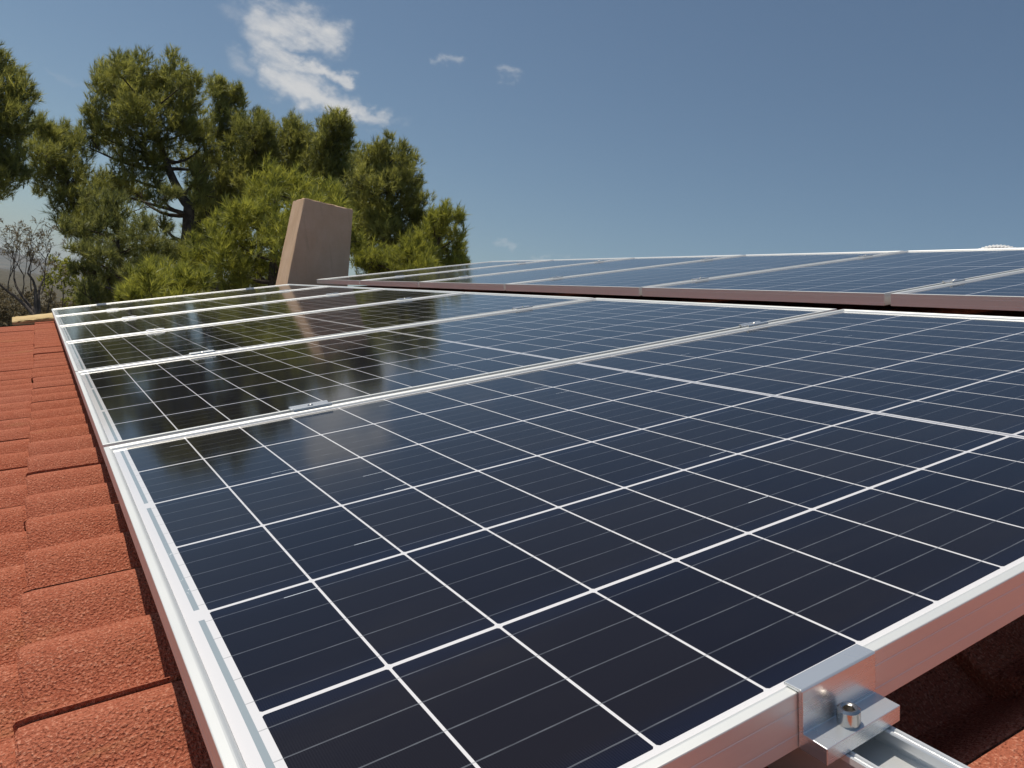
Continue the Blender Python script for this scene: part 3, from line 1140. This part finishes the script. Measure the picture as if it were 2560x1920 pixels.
bush('round_bush', 'green leafy bush behind the bare tree, left of the pines',
     [(128, 572, 24), (160, 580, 26), (140, 600, 32), (180, 605, 26), (115, 610, 26), (205, 600, 20), (160, 640, 32)], 20.0, 'bright', 21)
bush('round_bush', 'dark green bush under the pines beside the leafy bush',
     [(215, 610, 30), (250, 615, 30), (195, 640, 28), (235, 650, 32), (270, 640, 26), (300, 600, 30), (200, 665, 26), (255, 670, 26)], 19.0, 'dark', 22, nl=15, ln=(.09, .16), wd=.007)
bush('dry_bush', 'brown half dry bush beyond the parapet end',
     [(70, 640, 24), (105, 650, 26), (85, 670, 30), (135, 665, 26), (50, 665, 26), (165, 670, 24), (120, 690, 26)], 24.0, 'dry', 23)
bush('dry_bush', 'greyish brown bush at the left edge beyond the tiles',
     [(0, 640, 26), (25, 655, 26), (-15, 670, 34), (20, 685, 30), (45, 690, 24)], 21.0, 'dry', 24)


def bare_tree():
    rng = np.random.default_rng(31)
    depth = 12.0
    foot = at(85, 690, depth); foot[2] = GROUND - 0.1
    root = empty('bare_tree', Matrix.Translation(Vector(foot)))
    parts, tips = [], []

    def grow(p, d, L, r, lev):
        n = 4
        pts = [p]; dd = d.copy()
        for i in range(n):
            dd = dd + rng.normal(size=3) * 0.12 + np.array([0, 0, 0.05]); dd /= np.linalg.norm(dd)
            pts.append(pts[-1] + dd * L / n)
        parts.append(tube(pts, [r * (1 - 0.4 * i / n) for i in range(n + 1)], 5 if lev else 7))
        if lev >= 5: tips.append(pts[-1]); return
        for k in range(3 if lev < 3 else 2):
            i = rng.integers(2, n + 1)
            nd = dd + rng.normal(size=3) * 0.42; nd[2] = max(nd[2], 0.1); nd /= np.linalg.norm(nd)
            grow(pts[i] if k else pts[-1], nd, L * rng.uniform(.6, .8), max(r * 0.62, .0022), lev + 1)

    a = at(80, 690, depth)
    parts.append(tube(bend(foot, a, rng, 4, .02), [.09, .085, .08, .075, .07], 8))
    for q, L in (((30, 600), .62), ((-25, 585), .75), ((95, 600), .55), ((60, 590), .6)):
        b = at(q[0], q[1], depth + rng.normal() * .3)
        d = b - a; l = np.linalg.norm(d)
        parts.append(tube(bend(a, b, rng, 5, .05), [.032, .028, .024, .02, .017, .014], 6))
        grow(b, d / l * .5 + np.array([0, 0, .8]) + rng.normal(size=3) * .1, L * .55, .011, 1)
        grow(a + d * .6, d / l * .4 + np.array([0, 0, .8]) + rng.normal(size=3) * .25, L * .5, .010, 1)
    V, Fc = join(parts)
    obj('trunk', mesh_np('trunk', [np.asarray(v) - foot for v in V], Fc, M_TWIG, True), root)
    lob = [(t, 0.06) for t in tips[::4]]
    V, T, tint = tufts(lob, rng, dens=.5, nl=3, ln=(.03, .06), wd=.007, up=.2, spread=1.0, split=False)
    obj('leaves', mesh_bulk('leaves', V - foot, T, LEAF['dry'], ('tuft', tint)), root)
    tag(root, 'nearly bare grey tree with thin twigs at the left edge beyond the roof', 'tree')


bare_tree()


def scrub():
    """Far scrub on the slopes: nobody could count it."""
    rng = np.random.default_rng(41)
    lobes = []
    fw = ray(300, 700); a0 = math.atan2(fw[1], fw[0])
    for i in range(1500):
        a = a0 + rng.uniform(-1.1, .9); r = 32 * (260 / 32) ** rng.random()
        x, y = r * math.cos(a), r * math.sin(a)
        s = rng.uniform(.5, 1.5) * (1 + r / 200)
        f = min(1.0, max(0.0, (r - 25) / 120))
        z = GROUND - f * 5 * (0.5 + 0.5 * math.sin(x * 0.011 + 1) * math.cos(y * 0.009)) + f * (2.0 if r > 60 else 0) * math.sin(x * .03) * math.sin(y * .027 + 1)
        for k in range(3):
            lobes.append((np.array([x, y, z + s * .6]) + rng.normal(size=3) * s * .5, s * rng.uniform(.5, .8)))
    V, T, tint = tufts(lobes, rng, dens=.07, nl=8, ln=(.25, .5), wd=.05, up=.3, spread=.9, split=False)
    o = obj('scrub', mesh_bulk('scrub', V, T, LEAF['dry'], ('tuft', tint)))
    tag(o, 'dry brown scrub covering the slopes beyond the trees', 'scrub', kind='stuff')


scrub()


# ------------------------------------------------------------------ air
def haze():
    m = bpy.data.materials.new('air')
    m.use_nodes = True
    t = m.node_tree
    t.nodes.clear()
    out = t.nodes.new('ShaderNodeOutputMaterial')
    v = t.nodes.new('ShaderNodeVolumePrincipled')
    v.inputs['Color'].default_value = (0.80, 0.88, 1.0, 1)
    v.inputs['Density'].default_value = 0.00007
    v.inputs['Anisotropy'].default_value = 0.2
    t.links.new(v.outputs[0], out.inputs['Volume'])
    V, Fc = slab(-12600, 12600, -12600, 12600, GROUND - 60, 330)
    o = obj('haze', mesh_np('haze', V, Fc, m))
    tag(o, kind='stuff')


haze()
